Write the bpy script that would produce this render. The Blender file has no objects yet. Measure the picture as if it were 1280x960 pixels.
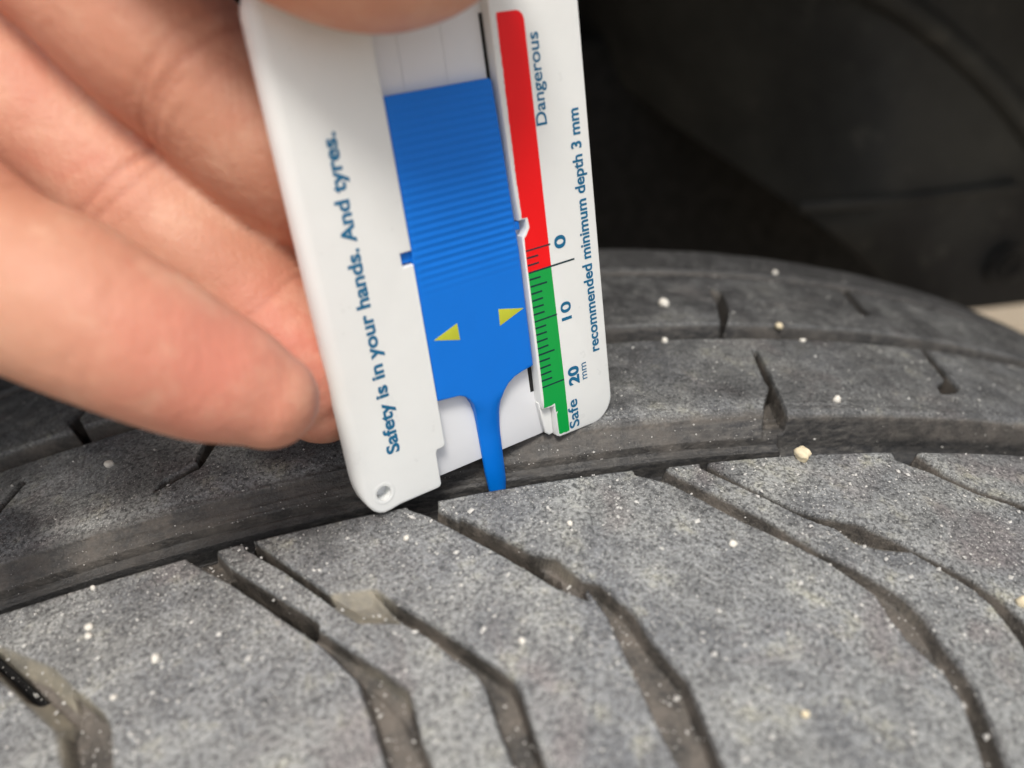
import bpy, math, random
import numpy as np
from mathutils import Vector, Matrix, noise
from mathutils.geometry import tessellate_polygon
random.seed(7); rng = np.random.default_rng(11)
S = 0.001                                   # everything below is written in millimetres
scene = bpy.context.scene
col = scene.collection

# ------------------------------------------------------------------ camera
R_CAM = np.array([[0.9771130224, -0.1150532009, 0.1789214977],
                  [-0.2127013682, -0.5398081892, 0.8144723733],
                  [0.0028756361, -0.8338884097, -0.5519255846]])   # columns: right, down, forward
P_CAM = np.array([-28.3531, -82.7362, 72.0815])
cam_d = bpy.data.cameras.new('camera'); cam = bpy.data.objects.new('camera', cam_d); col.objects.link(cam)
cam_d.sensor_width = 36; cam_d.lens = 29.0; cam_d.clip_start = 0.01; cam_d.clip_end = 400
m = Matrix.Identity(4)
for i in range(3):
    m[i][0] = R_CAM[i][0]; m[i][1] = -R_CAM[i][1]; m[i][2] = -R_CAM[i][2]; m[i][3] = P_CAM[i]*S
cam.matrix_world = m
cam_d.dof.use_dof = True; cam_d.dof.focus_distance = 0.116; cam_d.dof.aperture_fstop = 12.0
scene.camera = cam

# ------------------------------------------------------------------ daylight
SUN_EL, SUN_AZ = 66, 200                    # azimuth: compass-like, from +Y clockwise
world = bpy.data.worlds.new('World'); scene.world = world; world.use_nodes = True
nt = world.node_tree
bg = nt.nodes['Background']
sky = nt.nodes.new('ShaderNodeTexSky'); sky.sky_type = 'NISHITA'; sky.sun_disc = False
sky.sun_elevation = math.radians(SUN_EL); sky.sun_rotation = math.radians(SUN_AZ)
sky.air_density = 1.0; sky.dust_density = 4.0; sky.ozone_density = 0.6
hs = nt.nodes.new('ShaderNodeHueSaturation'); hs.inputs['Saturation'].default_value = 0.35
nt.links.new(sky.outputs[0], hs.inputs['Color']); nt.links.new(hs.outputs[0], bg.inputs[0])
bg.inputs[1].default_value = 0.10
sun_d = bpy.data.lights.new('sun', 'SUN'); sun = bpy.data.objects.new('sun', sun_d); col.objects.link(sun)
sun_d.energy = 1.7; sun_d.angle = math.radians(16); sun_d.color = (1.0, 0.95, 0.88)
az, el = math.radians(SUN_AZ), math.radians(SUN_EL)
sdir = Vector((math.sin(az)*math.cos(el), math.cos(az)*math.cos(el), math.sin(el)))
sun.rotation_euler = sdir.to_track_quat('Z', 'Y').to_euler()
vs = scene.view_settings
vs.view_transform = 'Standard'; vs.look = 'None'; vs.exposure = 0.52; vs.gamma = 1.0; vs.use_curve_mapping = False

# ------------------------------------------------------------------ helpers
def cam_point(u, v, z):
    """point seen at photo pixel (u, v), z mm in front of the camera -> scene mm (used once, to lay the hand out)"""
    p = np.array([(u-640)/1031*z, (v-480)/1031*z, z])
    return P_CAM + R_CAM @ p

def link(name, me, mat=None, parent=None, kind=None):
    o = bpy.data.objects.new(name, me); col.objects.link(o)
    if mat is not None and me is not None and not me.materials: me.materials.append(mat)
    if parent is not None: o.parent = parent
    if kind: o['kind'] = kind
    return o

def tag(o, label, cat, group=None):
    o['label'] = label; o['category'] = cat
    if group: o['group'] = group
    return o

def np_mesh(name, verts, quads, smooth=True, normals=None):
    """verts (n,3) in mm, quads (m,4) or (m,3)"""
    me = bpy.data.meshes.new(name)
    verts = np.asarray(verts, dtype=np.float32)*S; quads = np.asarray(quads, dtype=np.int32)
    k = quads.shape[1]
    me.vertices.add(len(verts)); me.vertices.foreach_set('co', verts.ravel())
    me.loops.add(quads.size); me.loops.foreach_set('vertex_index', quads.ravel())
    me.polygons.add(len(quads)); me.polygons.foreach_set('loop_start', np.arange(0, quads.size, k, dtype=np.int32))
    me.polygons.foreach_set('use_smooth', np.full(len(quads), smooth))
    me.update(calc_edges=True)
    if normals is not None: me.normals_split_custom_set_from_vertices(np.asarray(normals, dtype=np.float32))
    return me

def simple_mesh(name, verts, faces, smooth=False, sharp=None):
    me = bpy.data.meshes.new(name)
    me.from_pydata([(x*S, y*S, z*S) for x, y, z in verts], [], faces); me.update()
    if smooth:
        me.polygons.foreach_set('use_smooth', [True]*len(me.polygons))
        if sharp: me.set_sharp_from_angle(angle=math.radians(sharp))
    return me

class Nodes:
    def __init__(s, name):
        s.m = bpy.data.materials.new(name); s.m.use_nodes = True
        s.t = s.m.node_tree; s.b = s.t.nodes['Principled BSDF']
        s.tc = s.t.nodes.new('ShaderNodeTexCoord')
    def n(s, typ, **kw):
        x = s.t.nodes.new('ShaderNode'+typ)
        for k, v in kw.items():
            if k in x.inputs.keys() if isinstance(k, str) else False: x.inputs[k].default_value = v
            else: setattr(x, k, v)
        return x
    def l(s, a, b): s.t.links.new(a, b)
    def noise(s, scale, detail=4, rough=.6, vec=None, dist=0):
        x = s.t.nodes.new('ShaderNodeTexNoise')
        x.inputs['Scale'].default_value = scale; x.inputs['Detail'].default_value = detail
        x.inputs['Roughness'].default_value = rough; x.inputs['Distortion'].default_value = dist
        s.l(vec if vec is not None else s.tc.outputs['Object'], x.inputs['Vector'])
        return x.outputs['Fac']
    def ramp(s, fac, stops):
        r = s.t.nodes.new('ShaderNodeValToRGB'); e = r.color_ramp.elements
        while len(e) < len(stops): e.new(.5)
        for el_, (p, c) in zip(e, stops):
            el_.position = p; el_.color = (*c, 1) if isinstance(c, tuple) else (c, c, c, 1)
        s.l(fac, r.inputs[0]); return r.outputs[0]
    def mix(s, fac, a, b, mode='MIX'):
        x = s.t.nodes.new('ShaderNodeMix'); x.data_type = 'RGBA'; x.blend_type = mode
        for sock, val in ((x.inputs[0], fac), (x.inputs[6], a), (x.inputs[7], b)):
            if hasattr(val, 'links'): s.l(val, sock)
            else: sock.default_value = val if not isinstance(val, tuple) else (*val, 1)
        return x.outputs[2]
    def math(s, op, a, b=0.0):
        x = s.t.nodes.new('ShaderNodeMath'); x.operation = op
        for sock, val in ((x.inputs[0], a), (x.inputs[1], b)):
            if hasattr(val, 'links'): s.l(val, sock)
            else: sock.default_value = val
        return x.outputs[0]
    def bump(s, h, strength, dist, prev=None):
        x = s.t.nodes.new('ShaderNodeBump'); x.inputs['Strength'].default_value = strength
        x.inputs['Distance'].default_value = dist; s.l(h, x.inputs['Height'])
        if prev is not None: s.l(prev, x.inputs['Normal'])
        return x.outputs[0]

def plastic(name, rgb, rough=.4, ior=1.45, bump=.15, sss=0.0, var=.04):
    k = Nodes(name)
    n1 = k.noise(180, 3); n2 = k.noise(2600, 3)
    c = k.mix(n1, tuple(x*(1-var) for x in rgb), tuple(min(1, x*(1+var)) for x in rgb))
    k.l(c, k.b.inputs['Base Color'])
    k.l(k.ramp(n1, [(0.3, rough*.8), (0.7, min(1, rough*1.2))]), k.b.inputs['Roughness'])
    k.b.inputs['IOR'].default_value = ior
    if sss:
        k.b.inputs['Subsurface Weight'].default_value = sss
        k.b.inputs['Subsurface Radius'].default_value = (1, .9, .8); k.b.inputs['Subsurface Scale'].default_value = .0012
    k.l(k.bump(n2, bump, .00003), k.b.inputs['Normal'])
    return k.m

# ------------------------------------------------------------------ materials
def rubber_material():
    k = Nodes('dusty_rubber')
    dep = k.t.nodes.new('ShaderNodeAttribute'); dep.attribute_name = 'groove'      # 0 on the tread face, 1 deep in a groove
    dst = k.t.nodes.new('ShaderNodeAttribute'); dst.attribute_name = 'dust'        # dusty cover, with light painted in: paler near, darker far
    big = k.noise(55, 4, .6); mid = k.noise(230, 5, .65); fine = k.noise(1900, 4, .7); spk = k.noise(4200, 2, .5)
    # the worn tread face: streaked along the running direction
    mp = k.t.nodes.new('ShaderNodeMapping'); mp.inputs['Scale'].default_value = (.35, 1.0, 1.0)
    k.l(k.tc.outputs['Object'], mp.inputs['Vector'])
    streak = k.noise(1500, 4, .7, vec=mp.outputs[0])
    rub = k.mix(k.ramp(streak, [(.35, 0.0), (.7, 1.0)]), (.018, .018, .019), (.075, .074, .073))
    patch = k.noise(120, 3, .55); tint = k.noise(85, 3, .5, dist=.6)
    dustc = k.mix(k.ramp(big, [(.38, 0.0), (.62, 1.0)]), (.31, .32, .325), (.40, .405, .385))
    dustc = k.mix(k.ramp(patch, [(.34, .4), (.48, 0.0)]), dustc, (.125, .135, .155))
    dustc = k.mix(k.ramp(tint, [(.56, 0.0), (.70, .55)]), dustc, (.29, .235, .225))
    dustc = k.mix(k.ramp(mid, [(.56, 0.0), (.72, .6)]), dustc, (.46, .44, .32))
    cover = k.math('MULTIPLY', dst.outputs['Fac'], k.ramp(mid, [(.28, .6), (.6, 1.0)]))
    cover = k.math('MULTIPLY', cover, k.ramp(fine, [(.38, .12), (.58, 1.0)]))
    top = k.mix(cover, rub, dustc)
    top = k.mix(k.math('MULTIPLY', k.ramp(spk, [(.60, 0.0), (.70, .75)]), k.math('MINIMUM', k.math('ADD', dst.outputs['Fac'], .2), 1.0)), top, (.62, .61, .57))
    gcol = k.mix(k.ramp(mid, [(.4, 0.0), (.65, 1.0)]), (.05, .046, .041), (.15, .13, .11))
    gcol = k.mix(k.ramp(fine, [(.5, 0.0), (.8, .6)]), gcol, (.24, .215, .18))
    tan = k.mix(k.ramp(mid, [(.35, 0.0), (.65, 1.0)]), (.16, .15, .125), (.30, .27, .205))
    gcol = k.mix(k.ramp(dep.outputs['Fac'], [(.72, 0.0), (.95, 1.0)]), gcol, (.016, .016, .016))  # deepest parts go near black: recess shade put into the colour
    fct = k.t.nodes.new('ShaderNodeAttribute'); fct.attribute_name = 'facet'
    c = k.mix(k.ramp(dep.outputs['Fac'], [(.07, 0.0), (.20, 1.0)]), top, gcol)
    c = k.mix(fct.outputs['Fac'], c, tan)
    edge = k.t.nodes.new('ShaderNodeAttribute'); edge.attribute_name = 'channel'    # darker rubber colour down the main grooves
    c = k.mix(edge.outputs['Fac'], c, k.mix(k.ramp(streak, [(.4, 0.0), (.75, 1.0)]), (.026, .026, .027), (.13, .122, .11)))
    k.l(c, k.b.inputs['Base Color'])
    k.l(k.ramp(mid, [(.35, .36), (.65, .66)]), k.b.inputs['Roughness'])
    b1 = k.bump(fine, .8, .00022); b2 = k.bump(streak, .5, .00015, b1); b3 = k.bump(spk, .6, .00012, b2)
    k.l(b3, k.b.inputs['Normal'])
    return k.m
M = {}
M['rubber'] = rubber_material()
M['white'] = plastic('white_plastic', (.78, .79, .77), .32, sss=.12)
M['plate'] = plastic('white_recess_plastic', (.77, .78, .80), .38, sss=.12)
M['blue'] = plastic('blue_plastic', (.0, .165, .67), .4, ior=1.39, bump=.1)
M['red'] = plastic('red_ink', (.88, .0, .003), .4, bump=.1)
M['green'] = plastic('green_ink', (.0, .34, .055), .4, bump=.1)
M['yellow'] = plastic('yellow_green_ink', (.50, .53, .035), .45, var=.15)
M['ink'] = plastic('dark_ink', (.0, .025, .035), .5)
M['teal'] = plastic('teal_ink', (.0, .125, .26), .5, var=.12)
def liner_material():
    k = Nodes('dusty_black_liner')
    c = k.mix(k.ramp(k.noise(9, 5, .6), [(.38, 0.0), (.68, 1.0)]), (.016, .016, .016), (.075, .075, .066))
    c = k.mix(k.ramp(k.noise(70, 4, .7), [(.58, 0.0), (.72, .6)]), c, (.10, .095, .08))
    k.l(c, k.b.inputs['Base Color']); k.b.inputs['Roughness'].default_value = .7
    k.l(k.bump(k.noise(300, 4), .5, .0006), k.b.inputs['Normal']); return k.m
M['liner'] = liner_material()
M['dark'] = plastic('matte_black_and_shade', (.01, .01, .01), .85)
M['alloy'] = plastic('silver_alloy', (.45, .45, .46), .4)
M['body'] = plastic('dark_grey_paint', (.05, .05, .055), .3)
def stone(name, a, b):
    k = Nodes(name); k.l(k.mix(k.noise(900, 4), a, b), k.b.inputs['Base Color']); k.b.inputs['Roughness'].default_value = .7
    k.l(k.bump(k.noise(2500, 3), .5, .0001), k.b.inputs['Normal']); return k.m
M['pebble'] = stone('pale_stone', (.62, .58, .50), (.82, .79, .72))
M['cream'] = stone('cream_stone', (.62, .50, .30), (.82, .74, .55))
M['grit'] = stone('grit_grains', (.28, .27, .25), (.85, .83, .78))
def skin_material():
    k = Nodes('skin')
    n1 = k.noise(38, 3, .55); n2 = k.noise(150, 5, .65); n3 = k.noise(90, 4, .6, dist=1.0)
    c = k.mix(k.ramp(n1, [(.35, 0.0), (.65, 1.0)]), (.52, .24, .15), (.63, .335, .225))
    red = k.t.nodes.new('ShaderNodeAttribute'); red.attribute_name = 'flush'
    c = k.mix(k.math('MULTIPLY', red.outputs['Fac'], .8), c, (.68, .21, .155))
    c = k.mix(k.math('MULTIPLY', k.ramp(n2, [(.5, 0.0), (.7, 1.0)]), .4), c, (.74, .46, .32))
    c = k.mix(k.math('MULTIPLY', k.ramp(n3, [(.56, 0.0), (.74, 1.0)]), .30), c, (.56, .17, .11))
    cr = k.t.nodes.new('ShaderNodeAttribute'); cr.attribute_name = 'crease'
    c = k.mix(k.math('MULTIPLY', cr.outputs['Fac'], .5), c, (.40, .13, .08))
    k.l(c, k.b.inputs['Base Color'])
    k.b.inputs['Roughness'].default_value = .52
    k.b.inputs['Subsurface Weight'].default_value = .22
    k.b.inputs['Subsurface Radius'].default_value = (1.0, .32, .16); k.b.inputs['Subsurface Scale'].default_value = .0035
    k.b.inputs['Specular IOR Level'].default_value = .35
    vor = k.t.nodes.new('ShaderNodeTexVoronoi'); vor.feature = 'DISTANCE_TO_EDGE'; vor.inputs['Scale'].default_value = 1500
    k.l(k.tc.outputs['Object'], vor.inputs['Vector'])
    b = k.bump(k.ramp(vor.outputs['Distance'], [(0, 0.0), (.15, 1.0)]), .18, .00004)
    b = k.bump(k.noise(420, 5, .65), .55, .0005, b)
    wv = k.t.nodes.new('ShaderNodeTexWave'); wv.inputs['Scale'].default_value = 330; wv.inputs['Distortion'].default_value = 6; wv.inputs['Detail'].default_value = 2
    k.l(k.tc.outputs['Object'], wv.inputs['Vector'])
    b = k.bump(wv.outputs['Fac'], .09, .00012, b)
    k.l(b, k.b.inputs['Normal'])
    return k.m
M['skin'] = skin_material()
def ground_material():
    k = Nodes('sandy_ground')
    c = k.mix(k.noise(6, 6, .65), (.25, .20, .14), (.40, .32, .22)); c = k.mix(k.ramp(k.noise(90, 3), [(.45, 0.0), (.7, .7)]), c, (.42, .37, .30))
    k.l(c, k.b.inputs['Base Color']); k.b.inputs['Roughness'].default_value = .9
    k.l(k.bump(k.noise(60, 5), .6, .01), k.b.inputs['Normal']); return k.m
M['ground'] = ground_material()
# ------------------------------------------------------------------ the setting
g = np_mesh('ground', [(-200000, -200000, -640), (200000, -200000, -640), (200000, 200000, -640), (-200000, 200000, -640)], [(0, 1, 2, 3)], False)
link('ground', g, M['ground'], kind='structure')

# ------------------------------------------------------------------ the tyre
R0 = 320.0
Y_NEAR, Y_FAR = -60.0, 75.0
def crown(y): return (y-25.0)**2/1100.0
def prof(s):
    """across-the-tread coordinate s -> (y, radius, outward normal in (y, r)); beyond the tread it rolls over the shoulder"""
    s = np.asarray(s, float); y = s.copy(); r = R0-crown(y); sl = -2*(y-25.0)/1100.0
    ny = -sl/np.sqrt(1+sl*sl); nr = 1/np.sqrt(1+sl*sl)
    for edge, sg, rad in ((Y_FAR, 1, 17.0), (Y_NEAR, -1, 17.0)):
        msk = (s-edge)*sg > 0
        a0 = math.atan(-2*(edge-25.0)/1100.0)*sg                 # tangent angle going outward (negative = down)
        t = (s[msk]-edge)*sg
        amax = math.radians(80)+a0
        ang = np.minimum(t/rad, amax)
        yy = edge*sg+rad*(np.sin(ang-a0)-math.sin(-a0)); rr = R0-crown(edge)-rad*(math.cos(-a0)-np.cos(ang-a0))
        rest = np.maximum(t-rad*amax, 0)
        fa = amax-a0                                              # final direction, almost straight down, bulging then tucking in
        turn = rest/95.0
        bx = np.where(rest > 0, 95*(np.sin(fa+turn)-math.sin(fa)), 0); bz = np.where(rest > 0, 95*(math.cos(fa)-np.cos(fa+turn)), 0)
        yy = yy+bx; rr = rr-bz
        th = ang-a0+turn
        y[msk] = yy*sg; r[msk] = rr; ny[msk] = np.sin(th)*sg; nr[msk] = np.cos(th)
    return y, r, ny, nr

GROOVES = [
    ('A', 2.5, 2.0, [(-87.0, 4.6), (-75.7, -5.0), (-67.8, -11.0), (-65.3, -14.0), (-60.4, -19.4), (-59.2, -22.1), (-56.7, -37.5), (-54.8, -50.0), (-61.1, -48.4), (-62.7, -35.8), (-64.4, -24.5), (-65.9, -20.0), (-74.2, -10.8), (-85.2, -0.6)]),
    ('A', 6.5, 0.35, [(-86.7, 5.6), (-77.2, -4.5), (-68.8, -14.1), (-69.0, -15.1), (-70.3, -14.5), (-76.5, -7.3), (-85.6, 2.2)]),
    ('A', 2.9, 1, [(-65.3, -14.6), (-60.7, -19.5), (-59.5, -22.0), (-57.1, -37.4), (-55.2, -49.9), (-60.8, -48.5), (-62.3, -35.9), (-63.9, -24.6), (-65.2, -20.2)]),
    ('B', 2.3, 1.4, [(-54.1, 1.9), (-50.2, 1.6), (-47.0, -3.8), (-41.0, -10.9), (-36.4, -16.2), (-33.0, -19.9), (-30.4, -22.7), (-27.4, -26.3), (-27.1, -28.4), (-26.7, -32.3), (-26.0, -35.3), (-24.0, -49.1), (-23.1, -57.7), (-28.2, -56.5), (-29.5, -47.8), (-30.7, -34.1), (-30.8, -32.4), (-31.9, -27.8), (-32.8, -23.8), (-36.5, -18.3), (-41.0, -13.2), (-46.9, -6.4), (-52.8, -0.4)]),
    ('B', 7, 0.35, [(-47.5, -3.3), (-41.7, -9.7), (-37.0, -14.7), (-36.6, -15.8), (-37.5, -16.0), (-42.2, -11.1), (-47.9, -4.6)]),
    ('B', 2.9, 0.8, [(-32.3, -23.2), (-30.4, -25.2), (-28.5, -28.3), (-27.6, -30.7), (-26.2, -35.7), (-24.2, -49.1), (-23.3, -57.6), (-28.0, -56.5), (-29.4, -47.8), (-30.5, -34.2), (-31.6, -27.9)]),
    ('C', 6, 0.4, [(-45.8, 0.6), (-44.3, -0.2), (-40.0, -5.7), (-35.3, -11.4), (-34.6, -13.5), (-36.2, -11.4), (-41.0, -5.6), (-45.3, -1.0)]),
    ('C', 1.6, 1.8, [(-35.6, -11.2), (-29.5, -12.1), (-27.5, -14.7), (-27.1, -18.2), (-32.2, -16.6), (-34.6, -14.0)]),
    ('C', 3.0, 1.0, [(-30.0, -12.1), (-27.7, -14.7), (-23.9, -18.8), (-20.0, -23.2), (-16.2, -27.8), (-15.7, -29.8), (-15.5, -34.0), (-15.1, -37.9), (-15.0, -48.0), (-15.6, -59.3), (-19.4, -58.5), (-18.8, -47.1), (-18.2, -36.6), (-18.8, -32.6), (-19.3, -28.0), (-20.0, -26.2), (-22.0, -23.9), (-24.4, -20.5), (-27.0, -17.9)]),
    ('D', 2.6, 1.2, [(-24.6, 1.3), (-20.3, 1.3), (-20.4, -1.4), (-16.8, -5.2), (-12.4, -10.5), (-7.5, -12.7), (-6.1, -15.3), (-5.0, -16.9), (-5.3, -20.1), (-8.7, -17.3), (-14.2, -10.7), (-18.1, -6.4), (-21.6, -2.4), (-24.1, -0.4)]),
    ('D', 7, 0.35, [(-17.8, -3.6), (-13.6, -8.0), (-7.6, -14.5), (-7.3, -15.6), (-8.3, -15.8), (-14.2, -9.4), (-18.2, -4.6)]),
    ('D', 7, 0.4, [(-24.6, 1.3), (-20.3, 1.3), (-20.5, -0.8), (-21.5, -2.0), (-23.8, -0.5)]),
    ('D', 2.9, 0.9, [(-5.5, -16.6), (-3.3, -17.8), (-0.7, -22.7), (0.1, -26.6), (2.2, -32.0), (2.2, -37.4), (2.2, -41.5), (1.3, -51.4), (-0.5, -62.5), (-6.2, -61.3), (-3.7, -50.4), (-2.1, -40.7), (-2.6, -37.3), (-3.3, -29.4), (-3.8, -22.6)]),
    ('E', 2.4, 1.2, [(7.1, 1.3), (11.7, 1.8), (12.0, -0.5), (17.0, -6.3), (21.9, -11.6), (26.1, -17.4), (29.7, -20.9), (33.2, -25.5), (34.0, -28.5), (34.0, -32.3), (34.4, -37.0), (33.4, -41.6), (31.8, -46.5), (27.6, -56.1), (22.0, -66.8), (18.6, -66.2), (24.6, -55.6), (29.1, -46.1), (31.4, -39.5), (31.6, -35.7), (29.7, -30.7), (29.3, -27.9), (29.5, -25.1), (26.1, -19.5), (23.4, -16.5), (18.4, -12.0), (13.6, -6.2), (10.9, -3.1), (7.1, -0.9)]),
    ('E', 2.9, 0.6, [(29.7, -25.5), (31.0, -28.8), (32.9, -30.7), (33.5, -33.1), (33.6, -37.4), (33.0, -41.5), (31.4, -46.4), (27.3, -56.0), (21.7, -66.7), (18.8, -66.2), (24.9, -55.7), (29.5, -46.1), (31.4, -39.5), (31.5, -35.9), (29.6, -30.9)]),
    ('E', 7, 0.4, [(7.4, 1.6), (12.0, 1.9), (11.2, -0.4), (9.4, -1.1), (7.4, -0.7)]),
    ('F', 3.4, 0.6, [(17.2, 1.5), (18.0, -0.0), (21.6, -5.1), (26.6, -10.4), (29.2, -11.8), (34.2, -13.6), (37.7, -16.9), (41.0, -20.3), (44.4, -23.8), (46.3, -27.0), (47.8, -32.1), (45.1, -42.9), (41.8, -51.0), (38.2, -50.5), (41.1, -42.5), (44.0, -33.7), (44.3, -31.5), (44.3, -28.4), (43.2, -25.3), (41.1, -22.5), (38.5, -19.0), (35.1, -17.5), (31.6, -15.0), (28.0, -12.9), (26.7, -11.7), (21.3, -5.9), (16.8, -1.1)]),
    ('F', 1.2, 1.5, [(29.1, -12.0), (34.1, -13.8), (37.6, -17.0), (38.3, -19.3), (34.5, -18.5), (31.2, -17.1)]),
    ('G', 3.4, 0.6, [(48.9, 1.7), (52.3, 1.3), (54.4, -4.6), (58.2, -8.2), (63.7, -10.7), (69.5, -14.3), (71.1, -21.7), (68.2, -24.5), (67.2, -16.7), (60.4, -11.1), (56.1, -8.8), (51.8, -4.5), (47.8, -1.8)]),
    ('m', 6, 0.3, [(39.4, 29.1), (40.1, 28.8), (38.5, 20.9), (37.5, 17.3), (36.4, 16.5), (36.6, 18.6), (37.8, 23.5)]),
    ('m', 3.2, 0.7, [(37.5, 18.5), (37.7, 17.6), (36.1, 10.9), (36.0, 9.2), (33.0, 4.4), (29.8, 4.7), (33.4, 12.6)]),
    ('m', 5, 0.35, [(79.7, 36.3), (80.2, 35.1), (76.9, 23.2), (75.9, 19.1), (73.1, 17.2), (70.0, 16.6), (71.2, 19.2), (74.6, 21.3), (76.6, 28.8)]),
    ('m', 5, 0.5, [(-50.3, 24.9), (-51.1, 22.6), (-52.9, 18.2), (-57.1, 16.3), (-59.1, 15.5), (-58.0, 17.4), (-53.5, 19.5), (-53.2, 21.9), (-52.2, 26.5)]),
    ('m', 5, 0.3, [(-85.0, 19.3), (-83.8, 23.6), (-81.6, 28.6), (-80.9, 27.7), (-83.2, 22.2), (-84.5, 18.6)]),
    ('f', 5, 0.4, [(-75.1, 46.2), (-75.2, 44.5), (-76.0, 42.0), (-74.4, 38.5), (-73.5, 35.3), (-74.6, 35.4), (-75.8, 38.1), (-77.7, 42.2)]),
    ('f', 5, 0.4, [(43.3, 56.0), (45.0, 53.7), (42.3, 44.9), (38.9, 38.7), (38.8, 35.9), (36.9, 35.9), (41.1, 47.3)]),
    ('f', 5, 0.4, [(78.8, 63.1), (80.8, 62.9), (76.7, 48.2), (74.1, 46.8)]),
    ('D', 1.7, 1.7, [(-12.4, -10.8), (-7.5, -12.8), (-6.0, -15.4), (-5.3, -17.2), (-5.4, -20.0), (-6.5, -19.2), (-8.7, -17.1), (-11.3, -14.1)]),
    ('E', 1.6, 1.6, [(29.1, -24.3), (33.1, -25.7), (33.9, -28.7), (33.4, -30.7), (30.8, -29.1), (29.7, -26.9)]),
    ('B', 1.5, 1.6, [(-34.3, -19.2), (-30.4, -22.8), (-27.4, -26.4), (-27.1, -28.5), (-29.2, -26.5), (-32.3, -22.8)]),
]
PITCH = 2*math.pi*R0/32

def smooth(x): x = np.clip(x, 0, 1); return x*x*(3-2*x)
def sdf(px, py, poly):
    """signed distance, positive inside"""
    d = np.full(px.shape, 1e9); inside = np.zeros(px.shape, bool); n = len(poly)
    for i in range(n):
        ax, ay = poly[i]; bx, by = poly[(i+1) % n]
        ex, ey = bx-ax, by-ay; wx, wy = px-ax, py-ay
        t = np.clip((wx*ex+wy*ey)/(ex*ex+ey*ey+1e-9), 0, 1)
        d = np.minimum(d, (wx-ex*t)**2+(wy-ey*t)**2)
        c = (ay > py) != (by > py)
        with np.errstate(divide='ignore', invalid='ignore'):
            inside ^= c & (px < (bx-ax)*(py-ay)/(by-ay+1e-12)+ax)
    return np.where(inside, 1, -1)*np.sqrt(d)

def vnoise(a, y, cell, seed):
    """value noise"""
    r = np.random.default_rng(seed); tab = r.random((512, 512))
    x = a/cell; z = y/cell; i = np.floor(x).astype(int); j = np.floor(z).astype(int); fx = smooth(x-i); fz = smooth(z-j)
    g_ = lambda p, q: tab[p % 512, q % 512]
    return (g_(i, j)*(1-fx)+g_(i+1, j)*fx)*(1-fz)+(g_(i, j+1)*(1-fx)+g_(i+1, j+1)*fx)*fz-.5

FACET = np.zeros((1, 1))
def tread_height(av, sv, fine=True, polys=None):
    """height field over the outer products of arc values av and across values sv"""
    A, Y = np.meshgrid(av, sv, indexing='ij')
    h = np.zeros(A.shape)
    global FACET
    if fine: FACET = np.zeros(A.shape)
    wob = vnoise(A, Y*0, 14, 3)*.3+vnoise(A, Y*0, 4, 4)*.05 if fine else 0*A
    # main groove: near rim at 0, crest of the middle rib at 10.5, with a ledge on its far wall
    wy = Y+wob*.5
    near = -7.2*smooth((wy-0.0)/.5)
    far_ledge = np.interp(wy, [5.6, 6.2, 7.6, 7.8, 8.4, 10.3, 10.7, 12.6, 14.5], [-7.2, -4.6, -4.1, -2.9, -2.6, -1.35, -.75, -.2, 0])
    far_steep = np.interp(wy, [6.0, 7.6, 8.2, 9.6, 10.4, 11.0], [-7.2, -6.4, -5.6, -1.0, -.15, 0])
    k = smooth((A-34.0)/1.0)
    mg = np.maximum(near, far_ledge*(1-k)+far_steep*k)
    h = np.where((Y > 0) & (Y < 16), mg, h)
    # second groove and the shallow step before the far shoulder
    g2 = np.where((Y > 32) & (Y < 42), np.maximum(-6.0*smooth((wy-33.2)/.7), -6.0*(1-smooth((wy-37.2)/2.2))), 0)
    h = np.minimum(h, g2)
    g3 = -1.0*smooth((wy-61.5)/1.2)*(1-smooth((wy-64.5)/1.0))
    h = np.minimum(h, g3)
    for nm, D, w, P in (polys or GROOVES):
        p = np.array(P); lo = p.min(0)-1.5; hi = p.max(0)+1.5
        ia = np.where((av > lo[0]) & (av < hi[0]))[0]; iy = np.where((sv > lo[1]) & (sv < hi[1]))[0]
        if len(ia) < 2 or len(iy) < 2: continue
        sa = slice(ia[0], ia[-1]+1); sy = slice(iy[0], iy[-1]+1)
        jit = (vnoise(A[sa, sy], Y[sa, sy], 1.6, 9)*.05 if fine else 0)
        sd = sdf(A[sa, sy], Y[sa, sy], P)+jit
        wall = max(w*.5, .36) if fine else max(w, 1.2)
        dd = -D*smooth((sd+.16)/wall)
        if w >= 1.5:                               # shallow sloping facet that has caught tan dust
            dd = -D*np.clip((sd+.05)/w, .0, 1)
            if fine: FACET[sa, sy] = np.maximum(FACET[sa, sy], smooth((sd+.1)/.5))
        h[sa, sy] = np.minimum(h[sa, sy], dd)
    return A, Y, h

def tyre_points(A, Yv, h):
    y, r, ny, nr = prof(Yv)
    y2 = y+ny*h; r2 = r+nr*h; th = A/R0
    return np.stack([r2*np.sin(th), y2, r2*np.cos(th)-R0], -1)

tyre = link('tyre', None)
tag(tyre, 'worn dusty black car tyre with slanting tread grooves, filling the lower picture', 'tyre')

def grid_quads(na, ns):
    i = np.arange(na*ns).reshape(na, ns)
    return np.stack([i[:-1, :-1], i[1:, :-1], i[1:, 1:], i[:-1, 1:]], -1).reshape(-1, 4)

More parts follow.
